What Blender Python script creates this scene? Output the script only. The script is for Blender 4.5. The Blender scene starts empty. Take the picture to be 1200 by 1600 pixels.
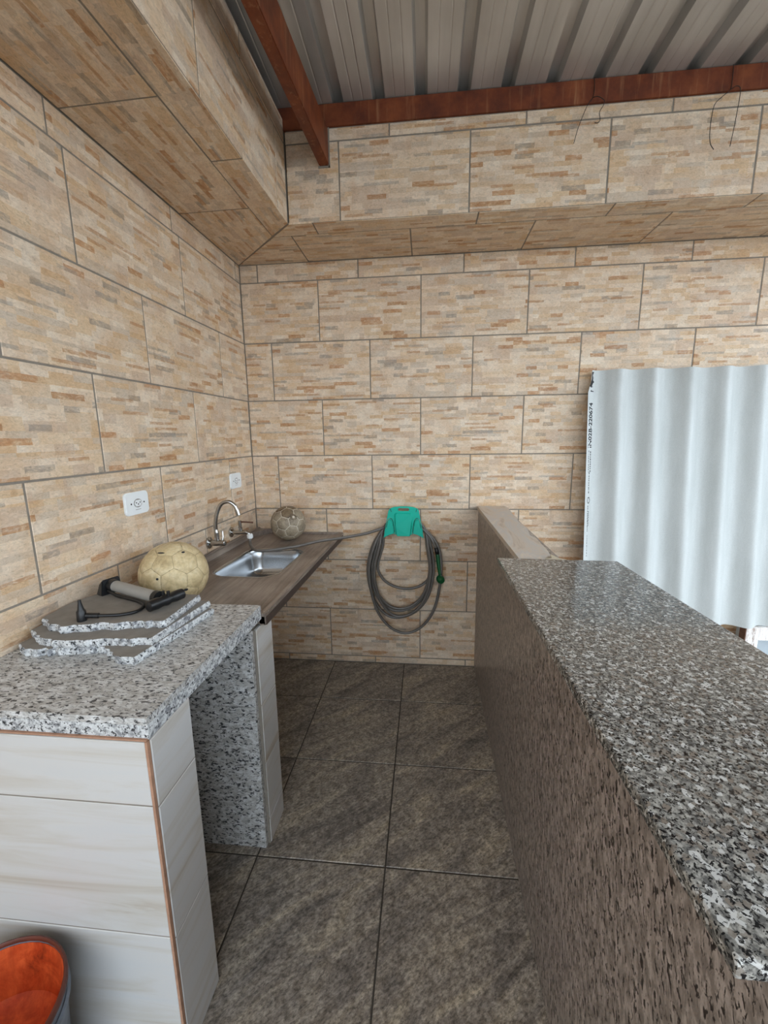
import bpy, bmesh, math, random
from mathutils import Vector, Matrix
random.seed(7)
SC = bpy.context.scene
COL = SC.collection

# ------------------------------------------------------------------ camera
D = 2.471            # back wall plane (tile faces)
XC = -1.058          # left wall meets the back wall here
LA = 0.022           # the left wall is a little out of square
CAM_H = 1.454
pitch, yaw, roll = -0.1808, 0.101, 0.0134
cam = bpy.data.cameras.new('camera')
cam.sensor_fit = 'VERTICAL'
cam.sensor_height = 36.0
cam.sensor_width = 27.0
cam.lens = 648.37 / 1600 * 36.0
cam.clip_start = 0.02
camo = bpy.data.objects.new('camera', cam)
COL.objects.link(camo)
Rm = Matrix.Rotation(yaw, 3, 'Z') @ Matrix.Rotation(pitch, 3, 'X') @ Matrix.Rotation(roll, 3, 'Y')
right, fwd, up = Rm.col[0], Rm.col[1], Rm.col[2]
mw = Matrix(((right.x, up.x, -fwd.x, 0), (right.y, up.y, -fwd.y, 0), (right.z, up.z, -fwd.z, CAM_H), (0, 0, 0, 1)))
camo.matrix_world = mw
SC.camera = camo

# ------------------------------------------------------------------ light: overcast sky
W = bpy.data.worlds.new('World')
SC.world = W
W.use_nodes = True
bgn = W.node_tree.nodes['Background']
bgn.inputs[0].default_value = (0.80, 0.90, 1.0, 1)
bgn.inputs[1].default_value = 1.0
SC.view_settings.view_transform = 'Standard'
SC.view_settings.look = 'None'
SC.view_settings.gamma = 1
SC.view_settings.use_curve_mapping = False
SC.view_settings.exposure = 2.05

# ------------------------------------------------------------------ material helpers
def srgb(h):
    h = h.lstrip('#')
    v = [int(h[i:i + 2], 16) / 255 for i in (0, 2, 4)]
    return tuple((c / 12.92 if c <= 0.04045 else ((c + 0.055) / 1.055) ** 2.4) for c in v) + (1,)

class NT:
    def __init__(s, name, rough=0.5, metal=0.0, spec=0.5):
        s.m = bpy.data.materials.new(name)
        s.m.use_nodes = True
        s.t = s.m.node_tree
        s.b = s.t.nodes['Principled BSDF']
        s.b.inputs['Roughness'].default_value = rough
        s.b.inputs['Metallic'].default_value = metal
        s.b.inputs['Specular IOR Level'].default_value = spec
        s._tc = None
    def n(s, t): return s.t.nodes.new(t)
    def put(s, sock, v):
        if isinstance(v, bpy.types.NodeSocket): s.t.links.new(v, sock)
        else: sock.default_value = v
    def obj(s):
        if not s._tc: s._tc = s.n('ShaderNodeTexCoord')
        return s._tc.outputs['Object']
    def rnd(s): return s.n('ShaderNodeObjectInfo').outputs['Random']
    def math(s, op, a, b=0.0, c=0.0):
        n = s.n('ShaderNodeMath'); n.operation = op
        s.put(n.inputs[0], a); s.put(n.inputs[1], b); s.put(n.inputs[2], c)
        return n.outputs[0]
    def sep(s, v):
        n = s.n('ShaderNodeSeparateXYZ'); s.put(n.inputs[0], v); return n.outputs
    def comb(s, x, y, z):
        n = s.n('ShaderNodeCombineXYZ')
        for i, v in enumerate((x, y, z)): s.put(n.inputs[i], v)
        return n.outputs[0]
    def mapping(s, v, scale=(1, 1, 1), rot=(0, 0, 0), loc=(0, 0, 0)):
        n = s.n('ShaderNodeMapping'); s.put(n.inputs[0], v)
        s.put(n.inputs[1], loc); s.put(n.inputs[2], rot); s.put(n.inputs[3], scale)
        return n.outputs[0]
    def vadd(s, a, b):
        n = s.n('ShaderNodeVectorMath'); n.operation = 'ADD'
        s.put(n.inputs[0], a); s.put(n.inputs[1], b); return n.outputs[0]
    def noise(s, v, scale, detail=2, rough=0.5, dist=0.0):
        n = s.n('ShaderNodeTexNoise'); s.put(n.inputs['Vector'], v)
        n.inputs['Scale'].default_value = scale; n.inputs['Detail'].default_value = detail
        n.inputs['Roughness'].default_value = rough; n.inputs['Distortion'].default_value = dist
        return n.outputs[0]
    def vor(s, v, scale, out='Color'):
        n = s.n('ShaderNodeTexVoronoi'); s.put(n.inputs['Vector'], v)
        n.inputs['Scale'].default_value = scale
        return n.outputs[out]
    def white(s, v):
        n = s.n('ShaderNodeTexWhiteNoise'); n.noise_dimensions = '3D'
        s.put(n.inputs['Vector'], v); return n.outputs['Value']
    def ramp(s, f, stops, interp='LINEAR'):
        n = s.n('ShaderNodeValToRGB'); n.color_ramp.interpolation = interp
        e = n.color_ramp.elements
        while len(e) < len(stops): e.new(0.5)
        for el, (p, c) in zip(e, stops):
            el.position = p
            el.color = srgb(c) if isinstance(c, str) else (c, c, c, 1)
        s.put(n.inputs[0], f)
        return n.outputs[0]
    def mix(s, f, a, b, mode='MIX'):
        n = s.n('ShaderNodeMix'); n.data_type = 'RGBA'; n.blend_type = mode
        s.put(n.inputs[0], f)
        s.put(n.inputs[6], srgb(a) if isinstance(a, str) else a)
        s.put(n.inputs[7], srgb(b) if isinstance(b, str) else b)
        return n.outputs[2]
    def bump(s, h, strength=0.3, dist=0.01):
        n = s.n('ShaderNodeBump'); n.inputs['Strength'].default_value = strength
        n.inputs['Distance'].default_value = dist
        s.put(n.inputs['Height'], h); s.t.links.new(n.outputs[0], s.b.inputs['Normal'])
    def col(s, c): s.put(s.b.inputs['Base Color'], srgb(c) if isinstance(c, str) else c)

MAT = {}
def plain(key, colour, rough=0.5, metal=0.0, spec=0.5, var=0.12, scale=30, bump=0.0):
    q = NT(key, rough, metal, spec)
    f = q.noise(q.obj(), scale, 4, 0.6)
    g = q.ramp(f, [(0.3, 1 - var), (0.7, 1.0)])
    q.col(q.mix(1.0, colour, g, 'MULTIPLY'))
    if bump: q.bump(f, bump, 0.003)
    MAT[key] = q.m
    return q.m

def ledge_material():
    q = NT('ledge_stone_tile', 0.5, 0, 0.35)
    r = q.rnd()
    P = q.obj()
    wob = q.noise(P, 60, 2)
    o = q.sep(P)
    y = q.math('ADD', o[1], q.math('MULTIPLY', q.math('SUBTRACT', wob, 0.5), 0.0035))
    x = q.math('ADD', o[0], q.math('MULTIPLY', q.math('SUBTRACT', wob, 0.5), 0.006))
    seed = q.math('FLOOR', q.math('MULTIPLY', r, 97))
    def layer(h, l0, l1, k):
        row = q.math('FLOOR', q.math('DIVIDE', y, h))
        ra = q.white(q.comb(row, seed, k))
        rb = q.white(q.comb(row, seed, k + 5.3))
        ln = q.math('ADD', l0, q.math('MULTIPLY', rb, l1))
        cell = q.math('FLOOR', q.math('DIVIDE', q.math('ADD', x, ra), ln))
        return q.white(q.comb(cell, row, q.math('ADD', seed, k + 0.7)))
    a = layer(0.0191, 0.055, 0.065, 1.0)
    b = layer(0.0325, 0.07, 0.10, 2.0)
    c = layer(0.0110, 0.07, 0.10, 3.0)
    sel = layer(0.0650, 0.10, 0.12, 4.0)
    base = q.ramp(b, [(0.0, '#cbb6a2'), (0.25, '#d8c5b0'), (0.5, '#decdb9'), (0.7, '#cabbaa'), (0.85, '#dac6ad')], 'CONSTANT')
    la = q.ramp(a, [(0.0, '#dac9b5'), (0.22, '#d0baa1'), (0.40, '#dfd0bd'), (0.58, '#c8b8a6'), (0.70, '#d5bc9d')], 'CONSTANT')
    colr = q.mix(q.ramp(sel, [(0, 0.1), (0.4, 0.85)], 'CONSTANT'), base, la)
    fr = q.noise(q.vadd(q.mapping(P, (34, 80, 1), (0, 0, 0.3)), q.comb(seed, 0, 0)), 1.0, 6, 0.75, 0.6)
    op = q.ramp(fr, [(0.34, 0.06), (0.47, 0.68), (0.60, 0.95)])
    mka = q.ramp(a, [(0.0, 0.0), (0.81, 0.5), (0.86, 0.9), (0.905, 0.5), (0.93, 0.8), (0.965, 0.0)], 'CONSTANT')
    mca = q.ramp(a, [(0.0, '#c19c74'), (0.86, '#a8794f'), (0.88, '#b5855b'), (0.905, '#c2a17c'), (0.93, '#928b84')], 'CONSTANT')
    colr = q.mix(q.math('MULTIPLY', mka, op), colr, mca)
    mkc = q.ramp(c, [(0.0, 0.0), (0.90, 0.8), (0.94, 0.0), (0.975, 0.7)], 'CONSTANT')
    mcc = q.ramp(c, [(0.0, '#b1845a'), (0.955, '#9a948d')], 'CONSTANT')
    colr = q.mix(q.math('MULTIPLY', mkc, op), colr, mcc)
    grain = q.noise(q.vadd(q.mapping(P, (60, 105, 1), (0, 0, 0.35)), q.comb(seed, 3, 0)), 1.0, 8, 0.80, 1.4)
    colr = q.mix(0.85, colr, q.ramp(grain, [(0.32, 0.50), (0.45, 0.88), (0.56, 1.03), (0.68, 1.20)]), 'MULTIPLY')
    patch = q.noise(q.vadd(P, q.comb(seed, 1, 0)), 14, 4, 0.6)
    colr = q.mix(0.6, colr, q.ramp(patch, [(0.35, '#efdcc6'), (0.65, '#ffffff')]), 'MULTIPLY')
    colr = q.mix(1.0, colr, (1.05, 1.045, 1.025, 1), 'MULTIPLY')
    q.col(colr)
    hgt = q.math('ADD', q.math('MULTIPLY', a, 0.35), grain)
    q.bump(hgt, 0.35, 0.0015)
    MAT['ledge'] = q.m

def floor_material():
    q = NT('slate_floor_tile', 0.42, 0, 0.5)
    r = q.rnd()
    P = q.vadd(q.obj(), q.comb(q.math('MULTIPLY', r, 40), q.math('MULTIPLY', r, 17), 0))
    Pr = q.mapping(P, (1, 1, 1), (0, 0, -0.70))
    vein = q.noise(q.mapping(Pr, (3.0, 13, 1)), 1.0, 8, 0.70, 0.7)
    sp = q.noise(q.mapping(Pr, (1, 1.8, 1)), 75, 5, 0.78)
    sp2 = q.noise(P, 36, 3, 0.7)
    c = q.ramp(vein, [(0.33, '#78726c'), (0.44, '#999087'), (0.55, '#b3a89a'), (0.68, '#cbbda6')])
    c = q.mix(0.85, c, q.ramp(sp, [(0.38, 0.30), (0.51, 0.98), (0.62, 1.4)]), 'MULTIPLY')
    c = q.mix(0.6, c, q.ramp(sp2, [(0.38, '#8d857c'), (0.62, '#ffffff')]), 'MULTIPLY')
    q.col(c)
    q.bump(q.math('ADD', vein, q.math('MULTIPLY', sp, 0.5)), 0.45, 0.003)
    MAT['floor'] = q.m

def granite(key, base, mid, dark, lo=0.40, scale=1.0, stretch=(1, 1, 1), rot=(0, 0, 0), rough=0.25,
            crystals=None, midband=(0.42, 0.62), tint=None):
    q = NT(key, rough, 0, 0.5)
    P = q.mapping(q.mapping(q.obj(), (1, 1, 1), rot), stretch)
    f1 = q.noise(P, 95 * scale, 3, 0.62, 0.5)
    f2 = q.noise(q.vadd(P, (3.3, 1.7, 9.1)), 42 * scale, 4, 0.6, 0.4)
    f3 = q.noise(q.vadd(P, (7.3, 4.7, 2.1)), 170 * scale, 2, 0.6)
    c = q.ramp(f2, [(midband[0], mid), (midband[1], base)])
    c = q.mix(0.6, c, q.ramp(f3, [(0.35, 0.72), (0.6, 1.1)]), 'MULTIPLY')
    if crystals:
        vr = q.vor(P, 60 * scale)
        vs = q.sep(vr)
        c = q.mix(q.ramp(vs[0], [(0.0, 0.0), (0.80, 0.7), (0.93, 1.0)], 'CONSTANT'), c, crystals[0])
        c = q.mix(q.ramp(vs[1], [(0.0, 0.0), (0.86, 0.75)], 'CONSTANT'), c, crystals[1])
    m = q.ramp(f1, [(lo - 0.05, 1.0), (lo, 0.9), (lo + 0.045, 0.0)])
    c = q.mix(m, c, dark)
    q.col(c)
    q.bump(f3, 0.04, 0.001)
    MAT[key] = q.m

ledge_material()
floor_material()
granite('granite_white', '#d6d7d6', '#b0aeaa', '#26292d', lo=0.41, scale=1.5, stretch=(0.55, 1.2, 1.0), rough=0.35)
granite('granite_bar', '#adaaa2', '#62615e', '#131518', lo=0.43, scale=2.7, rough=0.10, crystals=('#7f756b', '#d2d1cd'))
granite('granite_panel', '#b3a69c', '#857a71', '#2a2320', lo=0.405, scale=1.2, stretch=(1, 1.35, 0.55), rot=(0.25, 0, 0), rough=0.32)
granite('granite_edge', '#d3d5d5', '#84868a', '#24272b', lo=0.40, scale=1.6, rough=0.6, midband=(0.38, 0.55))

def pier_tile():
    q = NT('white_marble_tile', 0.28)
    r = q.rnd()
    P = q.vadd(q.obj(), q.comb(q.math('MULTIPLY', r, 31), q.math('MULTIPLY', r, 11), 0))
    v = q.noise(q.mapping(P, (1.6, 16, 1), (0, 0, 0.05)), 1.0, 5, 0.6, 0.9)
    c = q.ramp(v, [(0.28, '#b1a799'), (0.40, '#c3bfb8'), (0.54, '#cbcac8'), (0.75, '#c8c9c9')])
    q.col(c)
    MAT['pier_tile'] = q.m
pier_tile()

def sink_top():
    q = NT('brown_streaked_worktop', 0.33)
    P = q.obj()
    v = q.noise(q.mapping(P, (60, 4, 30), (0, 0, 0.35)), 1.0, 5, 0.65, 0.5)
    s = q.noise(P, 7, 3)
    c = q.ramp(v, [(0.3, '#70645b'), (0.5, '#91847a'), (0.7, '#a69a8e')])
    c = q.mix(0.6, c, q.ramp(s, [(0.35, '#a39a92'), (0.65, '#ffffff')]), 'MULTIPLY')
    w = q.noise(P, 120, 2)
    c = q.mix(q.math('MULTIPLY', q.ramp(w, [(0.70, 0.0), (0.74, 1.0)]), q.ramp(q.noise(P, 5.0, 1), [(0.52, 0.0), (0.6, 0.7)])), c, '#d8d2ca')
    q.col(c)
    MAT['sink_top'] = q.m
sink_top()

def rust():
    q = NT('red_oxide_painted_steel', 0.55, 0.0, 0.4)
    P = q.obj()
    a = q.noise(P, 9, 5, 0.65)
    b = q.noise(q.mapping(P, (40, 40, 3)), 1.0, 4, 0.6)
    c = q.ramp(a, [(0.3, '#4d2211'), (0.52, '#6d3317'), (0.72, '#834522')])
    c = q.mix(q.ramp(b, [(0.56, 0.0), (0.75, 0.55)]), c, '#a87a55')
    q.col(c)
    MAT['rust'] = q.m
rust()

def galv():
    q = NT('galvanised_roofing', 0.38, 0.45, 0.5)
    P = q.obj()
    a = q.noise(q.mapping(P, (14, 1.2, 5)), 1.0, 4, 0.6)
    b = q.noise(P, 3.0, 3)
    c = q.ramp(a, [(0.3, '#c3c2c0'), (0.7, '#d9d8d6')])
    c = q.mix(0.5, c, q.ramp(b, [(0.3, '#c8c4be'), (0.7, '#ffffff')]), 'MULTIPLY')
    q.col(c)
    q.put(q.b.inputs['Roughness'], q.ramp(a, [(0.3, 0.28), (0.7, 0.42)]))
    MAT['galv'] = q.m
galv()

def cement():
    q = NT('fibre_cement', 0.6, 0, 0.3)
    P = q.obj()
    a = q.noise(P, 260, 2, 0.6)
    b = q.noise(q.mapping(P, (16, 4, 2)), 1.0, 4, 0.6)
    c = q.ramp(b, [(0.3, '#b9bdbb'), (0.7, '#cacecd')])
    c = q.mix(0.35, c, q.ramp(a, [(0.36, 0.78), (0.6, 1.05)]), 'MULTIPLY')
    q.col(c)
    MAT['cement'] = q.m
cement()

def sandstone():
    q = NT('weathered_slate_cap', 0.7, 0, 0.3)
    P = q.obj()
    a = q.noise(q.mapping(P, (9, 2.2, 9), (0, 0, 0.2)), 1.0, 5, 0.65, 1.5)
    c = q.ramp(a, [(0.3, '#a99887'), (0.45, '#d0c2b2'), (0.55, '#c8c2bb'), (0.7, '#e0cfb9')])
    q.col(c); q.bump(a, 0.3, 0.004)
    MAT['cap'] = q.m
sandstone()

def orange():
    q = NT('orange_stained_plastic', 0.6, 0, 0.3)
    P = q.obj()
    a = q.noise(P, 14, 5, 0.7, 0.6)
    b = q.noise(q.mapping(P, (40, 40, 9)), 1.0, 4, 0.6)
    c = q.ramp(a, [(0.3, '#7d3014'), (0.45, '#c2481d'), (0.62, '#dd6230')])
    c = q.mix(0.5, c, q.ramp(b, [(0.35, '#b98a70'), (0.6, '#ffffff')]), 'MULTIPLY')
    q.col(c)
    MAT['orange'] = q.m
orange()

def peeling():
    q = NT('peeling_white_wood', 0.75, 0, 0.2)
    P = q.obj()
    a = q.noise(q.mapping(P, (60, 60, 14)), 1.0, 5, 0.7)
    q.col(q.ramp(a, [(0.36, '#8a7366'), (0.42, '#d8d0ca'), (0.6, '#ece9e8')]))
    MAT['peel'] = q.m
peeling()

def ball_mat(key, cols, dirt):
    q = NT(key, 0.5, 0, 0.35)
    P = q.obj()
    a = q.noise(P, 26, 5, 0.65, 0.5)
    b = q.noise(P, 110, 3, 0.6)
    c = q.ramp(a, [(0.3, cols[0]), (0.5, cols[1]), (0.7, cols[2])])
    c = q.mix(dirt, c, q.ramp(b, [(0.35, 0.6), (0.6, 1.05)]), 'MULTIPLY')
    q.col(c); q.bump(b, 0.1, 0.001)
    MAT[key] = q.m
ball_mat('ball_cream', ('#b09a72', '#cdb88e', '#dccba6'), 0.35)
ball_mat('ball_dirty', ('#7d705f', '#978974', '#a99b85'), 0.5)
ball_mat('ball_worn', ('#4f4234', '#75644f', '#8d7b63'), 0.6)

plain('grout', '#8c8377', 0.9, var=0.25)
plain('grout_floor', '#4c463f', 0.9, var=0.25)
plain('terracotta_grout', '#b58b71', 0.9, var=0.3, scale=60)
plain('render', '#8b8378', 0.9, var=0.2)
plain('concrete_ground', '#6c6862', 0.9, var=0.2, scale=3)
plain('steel', '#b9bcbf', 0.22, 1.0, var=0.12, scale=12)
plain('chrome', '#b4b2ae', 0.16, 1.0, var=0.08)
plain('white_plastic', '#e9ecec', 0.35, var=0.03)
plain('grey_plastic', '#9c9993', 0.4, var=0.1)
plain('black_plastic', '#17181a', 0.38, var=0.2)
plain('dark_hole', '#1c1b1a', 0.7)
plain('teal', '#00b098', 0.5, 0.0, 0.25, var=0.08, scale=25)
plain('teal_dark', '#0b6b62', 0.5, var=0.1)
plain('hose', '#6c6761', 0.3, var=0.2, scale=18)
plain('nozzle_green', '#0e5a31', 0.4, var=0.2)
plain('bucket_out', '#79808c', 0.5, var=0.55, scale=18)
plain('bucket_rim', '#6b3423', 0.6, var=0.4, scale=22)
plain('stone_face', '#8d877f', 0.85, var=0.25, scale=24, bump=0.3)
plain('pale_board', '#b4bfc6', 0.6, var=0.1)
plain('ink', '#25272b', 0.8, var=0.2)
plain('brown_wood', '#6d4a38', 0.8, var=0.4, scale=40)
plain('dark_edge', '#4a3c36', 0.5, var=0.4)
plain('wire', '#1e1a18', 0.6)
plain('seam', '#a5936f', 0.8, var=0.2)
plain('seam_dark', '#d6cbb8', 0.8, var=0.2)
plain('mastic', '#d7cdb6', 0.6, var=0.2)

# ------------------------------------------------------------------ mesh helpers
def mesh_from(bm, name, mats, smooth=False, auto=None):
    me = bpy.data.meshes.new(name)
    bmesh.ops.recalc_face_normals(bm, faces=bm.faces)
    bm.to_mesh(me); bm.free()
    for m in (mats if isinstance(mats, (list, tuple)) else [mats]): me.materials.append(MAT[m] if isinstance(m, str) else m)
    if smooth:
        for p in me.polygons: p.use_smooth = True
        if auto is not None:
            me.set_sharp_from_angle(angle=math.radians(auto))
    return me

def link(name, me, parent=None, loc=(0, 0, 0)):
    o = bpy.data.objects.new(name, me)
    COL.objects.link(o)
    o.location = loc
    if parent is not None: o.parent = parent
    return o

def wpos(o):
    v = Vector(o.location)
    while o.parent is not None:
        o = o.parent
        v += Vector(o.location)
    return v

def part(name, bm, mats, parent, smooth=False, auto=None, label=None):
    """bm is in room coordinates; it becomes a child of parent (unrotated)"""
    p = wpos(parent)
    bmesh.ops.translate(bm, verts=bm.verts, vec=-p)
    o = link(name, mesh_from(bm, name, mats, smooth, auto), parent)
    if label: o['label'] = label
    return o

def tag(o, label, cat, group=None):
    o['label'] = label; o['category'] = cat
    if group: o['group'] = group
    return o

def thing(name, loc, label, cat, group=None):
    return tag(link(name, None, None, loc), label, cat, group)

def solo(name, bm, mats, loc, label, cat, group=None, smooth=False, auto=None):
    bmesh.ops.translate(bm, verts=bm.verts, vec=-Vector(loc))
    return tag(link(name, mesh_from(bm, name, mats, smooth, auto), None, loc), label, cat, group)

def struct(o, label=None):
    o['kind'] = 'structure'
    if label: o['label'] = label
    return o

def box(bm, x0, x1, y0, y1, z0, z1, bev=0.0, seg=2):
    r = bmesh.ops.create_cube(bm, size=1.0)
    vs = r['verts']
    for v in vs:
        v.co = Vector((x0 + (v.co.x + .5) * (x1 - x0), y0 + (v.co.y + .5) * (y1 - y0), z0 + (v.co.z + .5) * (z1 - z0)))
    if bev > 0:
        es = list({e for v in vs for e in v.link_edges})
        bmesh.ops.bevel(bm, geom=es, offset=bev, segments=seg, affect='EDGES', profile=0.5)
    return bm

def B(*a, **k): return box(bmesh.new(), *a, **k)

def prism(bm, pts, z0, z1, axis='Z', holes=()):
    """polygon (list of 2D points, optional holes) extruded; axis Z: (x,y)->z, axis Y: (x,z)->y"""
    def mk(p, h):
        return Vector((p[0], p[1], h)) if axis == 'Z' else (Vector((p[0], h, p[1])) if axis == 'Y' else Vector((h, p[0], p[1])))
    loops = [list(pts)] + [list(h) for h in holes]
    cap = []
    for h in (z0, z1):
        edges, rings = [], []
        for L in loops:
            vs = [bm.verts.new(mk(p, h)) for p in L]
            rings.append(vs)
            edges += [bm.edges.new((vs[i], vs[(i + 1) % len(vs)])) for i in range(len(vs))]
        if holes:
            bmesh.ops.triangle_fill(bm, edges=edges, use_beauty=True)
        else:
            bm.faces.new(rings[0])
        cap.append(rings)
    for a, b in zip(cap[0], cap[1]):
        n = len(a)
        for i in range(n):
            bm.faces.new((a[i], a[(i + 1) % n], b[(i + 1) % n], b[i]))
    return bm

def P_(*a, **k): return prism(bmesh.new(), *a, **k)

def catmull(pts, n=8, closed=False):
    pts = [Vector(p) for p in pts]
    out = []
    N = len(pts)
    rng = range(N) if closed else range(N - 1)
    for i in rng:
        if closed:
            p0, p1, p2, p3 = pts[(i - 1) % N], pts[i], pts[(i + 1) % N], pts[(i + 2) % N]
        else:
            p0 = pts[i - 1] if i > 0 else pts[0] * 2 - pts[1]
            p1, p2 = pts[i], pts[i + 1]
            p3 = pts[i + 2] if i + 2 < N else pts[-1] * 2 - pts[-2]
        for k in range(n):
            t = k / n
            out.append(0.5 * ((2 * p1) + (p2 - p0) * t + (2 * p0 - 5 * p1 + 4 * p2 - p3) * t * t + (3 * p1 - p0 - 3 * p2 + p3) * t ** 3))
    if not closed: out.append(pts[-1])
    return out

def tube(bm, pts, rad, sides=10, closed=False, caps=True):
    pts = [Vector(p) for p in pts]
    N = len(pts)
    rads = rad if isinstance(rad, (list, tuple)) else [rad] * N
    rings = []
    nrm = None
    for i, p in enumerate(pts):
        if closed: t = pts[(i + 1) % N] - pts[i - 1]
        else: t = pts[min(i + 1, N - 1)] - pts[max(i - 1, 0)]
        t.normalize()
        if nrm is None:
            a = Vector((0, 0, 1)) if abs(t.z) < 0.9 else Vector((1, 0, 0))
            nrm = t.cross(a).normalized()
        else:
            nrm = (nrm - t * nrm.dot(t)).normalized()
        bn = t.cross(nrm)
        rings.append([bm.verts.new(p + (nrm * math.cos(2 * math.pi * k / sides) + bn * math.sin(2 * math.pi * k / sides)) * rads[i]) for k in range(sides)])
    M = N if closed else N - 1
    for i in range(M):
        a, b = rings[i], rings[(i + 1) % N]
        sh = 0
        if closed and i == N - 1:
            sh = min(range(sides), key=lambda s: (a[0].co - b[s].co).length)
        for k in range(sides):
            bm.faces.new((a[k], a[(k + 1) % sides], b[(k + 1 + sh) % sides], b[(k + sh) % sides]))
    if not closed and caps:
        bm.faces.new(rings[0]); bm.faces.new(rings[-1])
    return bm

def T(*a, **k): return tube(bmesh.new(), *a, **k)

def lathe(bm, prof, c, axis='Z', seg=24, caps=True):
    """prof list of (r, h) about axis through c"""
    c = Vector(c)
    rings = []
    for r, h in prof:
        ring = []
        for k in range(seg):
            a = 2 * math.pi * k / seg
            x, y = r * math.cos(a), r * math.sin(a)
            v = Vector((x, y, h)) if axis == 'Z' else (Vector((h, x, y)) if axis == 'X' else Vector((x, h, y)))
            ring.append(bm.verts.new(c + v))
        rings.append(ring)
    for a, b in zip(rings, rings[1:]):
        for k in range(seg):
            bm.faces.new((a[k], a[(k + 1) % seg], b[(k + 1) % seg], b[k]))
    if caps and prof[0][0] > 1e-6: bm.faces.new(rings[0])
    if caps and prof[-1][0] > 1e-6: bm.faces.new(rings[-1])
    bmesh.ops.remove_doubles(bm, verts=bm.verts, dist=1e-6)
    return bm

def L_(*a, **k): return lathe(bmesh.new(), *a, **k)

# ------------------------------------------------------------------ tiles
TILE_CACHE = {}
def tile_mesh(w, h, t, mat, name, jag=0.0):
    key = (round(w, 3), round(h, 3), t, mat)
    if key in TILE_CACHE: return TILE_CACHE[key]
    bm = bmesh.new()
    c = min(0.0018, w * .2, h * .2)
    a = [bm.verts.new(p) for p in ((0, 0, -t), (w, 0, -t), (w, h, -t), (0, h, -t))]
    b = [bm.verts.new(p) for p in ((0, 0, -c), (w, 0, -c), (w, h, -c), (0, h, -c))]
    d = [bm.verts.new(p) for p in ((c, c, 0), (w - c, c, 0), (w - c, h - c, 0), (c, h - c, 0))]
    for i in range(4):
        j = (i + 1) % 4
        bm.faces.new((a[i], a[j], b[j], b[i])); bm.faces.new((b[i], b[j], d[j], d[i]))
    bm.faces.new(d); bm.faces.new(a[::-1])
    me = mesh_from(bm, name, mat)
    TILE_CACHE[key] = me
    return me

def lay(parent, origin, U, V, cells, t=0.008, mat='ledge', name='wall_tile', gap=0.006):
    """cells: (u0,u1,v0,v1) joint-to-joint; face lies on the plane through origin, normal U x V"""
    U = Vector(U).normalized(); V = Vector(V).normalized(); Nn = U.cross(V)
    O = Vector(origin)
    for (u0, u1, v0, v1) in cells:
        w, h = u1 - u0 - gap, v1 - v0 - gap
        if w < 0.004 or h < 0.004: continue
        o = bpy.data.objects.new(name, tile_mesh(w, h, t, mat, name))
        COL.objects.link(o)
        p = O + U * (u0 + gap / 2) + V * (v0 + gap / 2) + Nn * random.uniform(-0.0005, 0.0004)
        M = Matrix(((U.x, V.x, Nn.x, p.x), (U.y, V.y, Nn.y, p.y), (U.z, V.z, Nn.z, p.z), (0, 0, 0, 1)))
        o.parent = parent
        o.matrix_local = M if parent.location.length == 0 else Matrix.Translation(-wpos(parent)) @ M

def poly_tile(parent, pts3, nrm, t, mat, name):
    """one odd-shaped tile: local frame follows U = first edge"""
    O = Vector(pts3[0]); U = (Vector(pts3[1]) - O).normalized(); Nn = Vector(nrm); V = Nn.cross(U)
    bm = bmesh.new()
    loc = [((Vector(p) - O).dot(U), (Vector(p) - O).dot(V)) for p in pts3]
    prism(bm, loc, -t, 0)
    o = bpy.data.objects.new(name, mesh_from(bm, name, mat))
    COL.objects.link(o)
    o.parent = parent
    o.matrix_local = Matrix(((U.x, V.x, Nn.x, O.x), (U.y, V.y, Nn.y, O.y), (U.z, V.z, Nn.z, O.z), (0, 0, 0, 1)))

def rows(u0, u1, start, pitch, v0, v1):
    out = []
    js = [u0]
    k = math.ceil((u0 - start) / pitch + 1e-6)
    while start + k * pitch < u1 - 1e-3:
        if start + k * pitch > u0 + 1e-3: js.append(start + k * pitch)
        k += 1
    js.append(u1)
    for a, b in zip(js, js[1:]): out.append((a, b, v0, v1))
    return out

TW, TH, Z0 = 0.5772, 0.325, 0.0436
XA = -0.6076
TT = 0.008
ZS = 2.415          # underside of the bulkheads
YB = 2.060          # face of the back bulkhead
XR = 3.3            # right end of the place
YN = -1.2           # near end of the left wall

# ------------------------------------------------------------------ setting: ground, floor
g = link('ground', mesh_from(B(-25, 25, -25, 25, -0.14, -0.03), 'ground', 'concrete_ground'))
struct(g, 'plain concrete ground outside the covered area')
fb = link('floor', mesh_from(B(-1.35, XR, -1.6, D + 0.01, -0.03, -0.0025), 'floor', 'grout_floor'))
struct(fb, 'grey brown slate look tiled floor of the aisle')
FP = 0.4551
fx, fy = -0.1309, 2.0839
cells = []
for i in range(-4, 9):
    for j in range(-9, 2):
        x0, y0 = fx + (i - 1) * FP, fy + j * FP
        x1, y1 = x0 + FP, y0 + FP
        if j == 1: continue
        if j == 0: y1 = D - 0.001
        x0 = max(x0, -1.3)
        if x1 <= -1.3 or x0 > XR - .3: continue
        cells.append((x0, x1, y0, y1))
lay(fb, (0, 0, 0), (1, 0, 0), (0, 1, 0), cells, t=0.009, mat='floor', name='floor_tile', gap=0.005)

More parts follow.
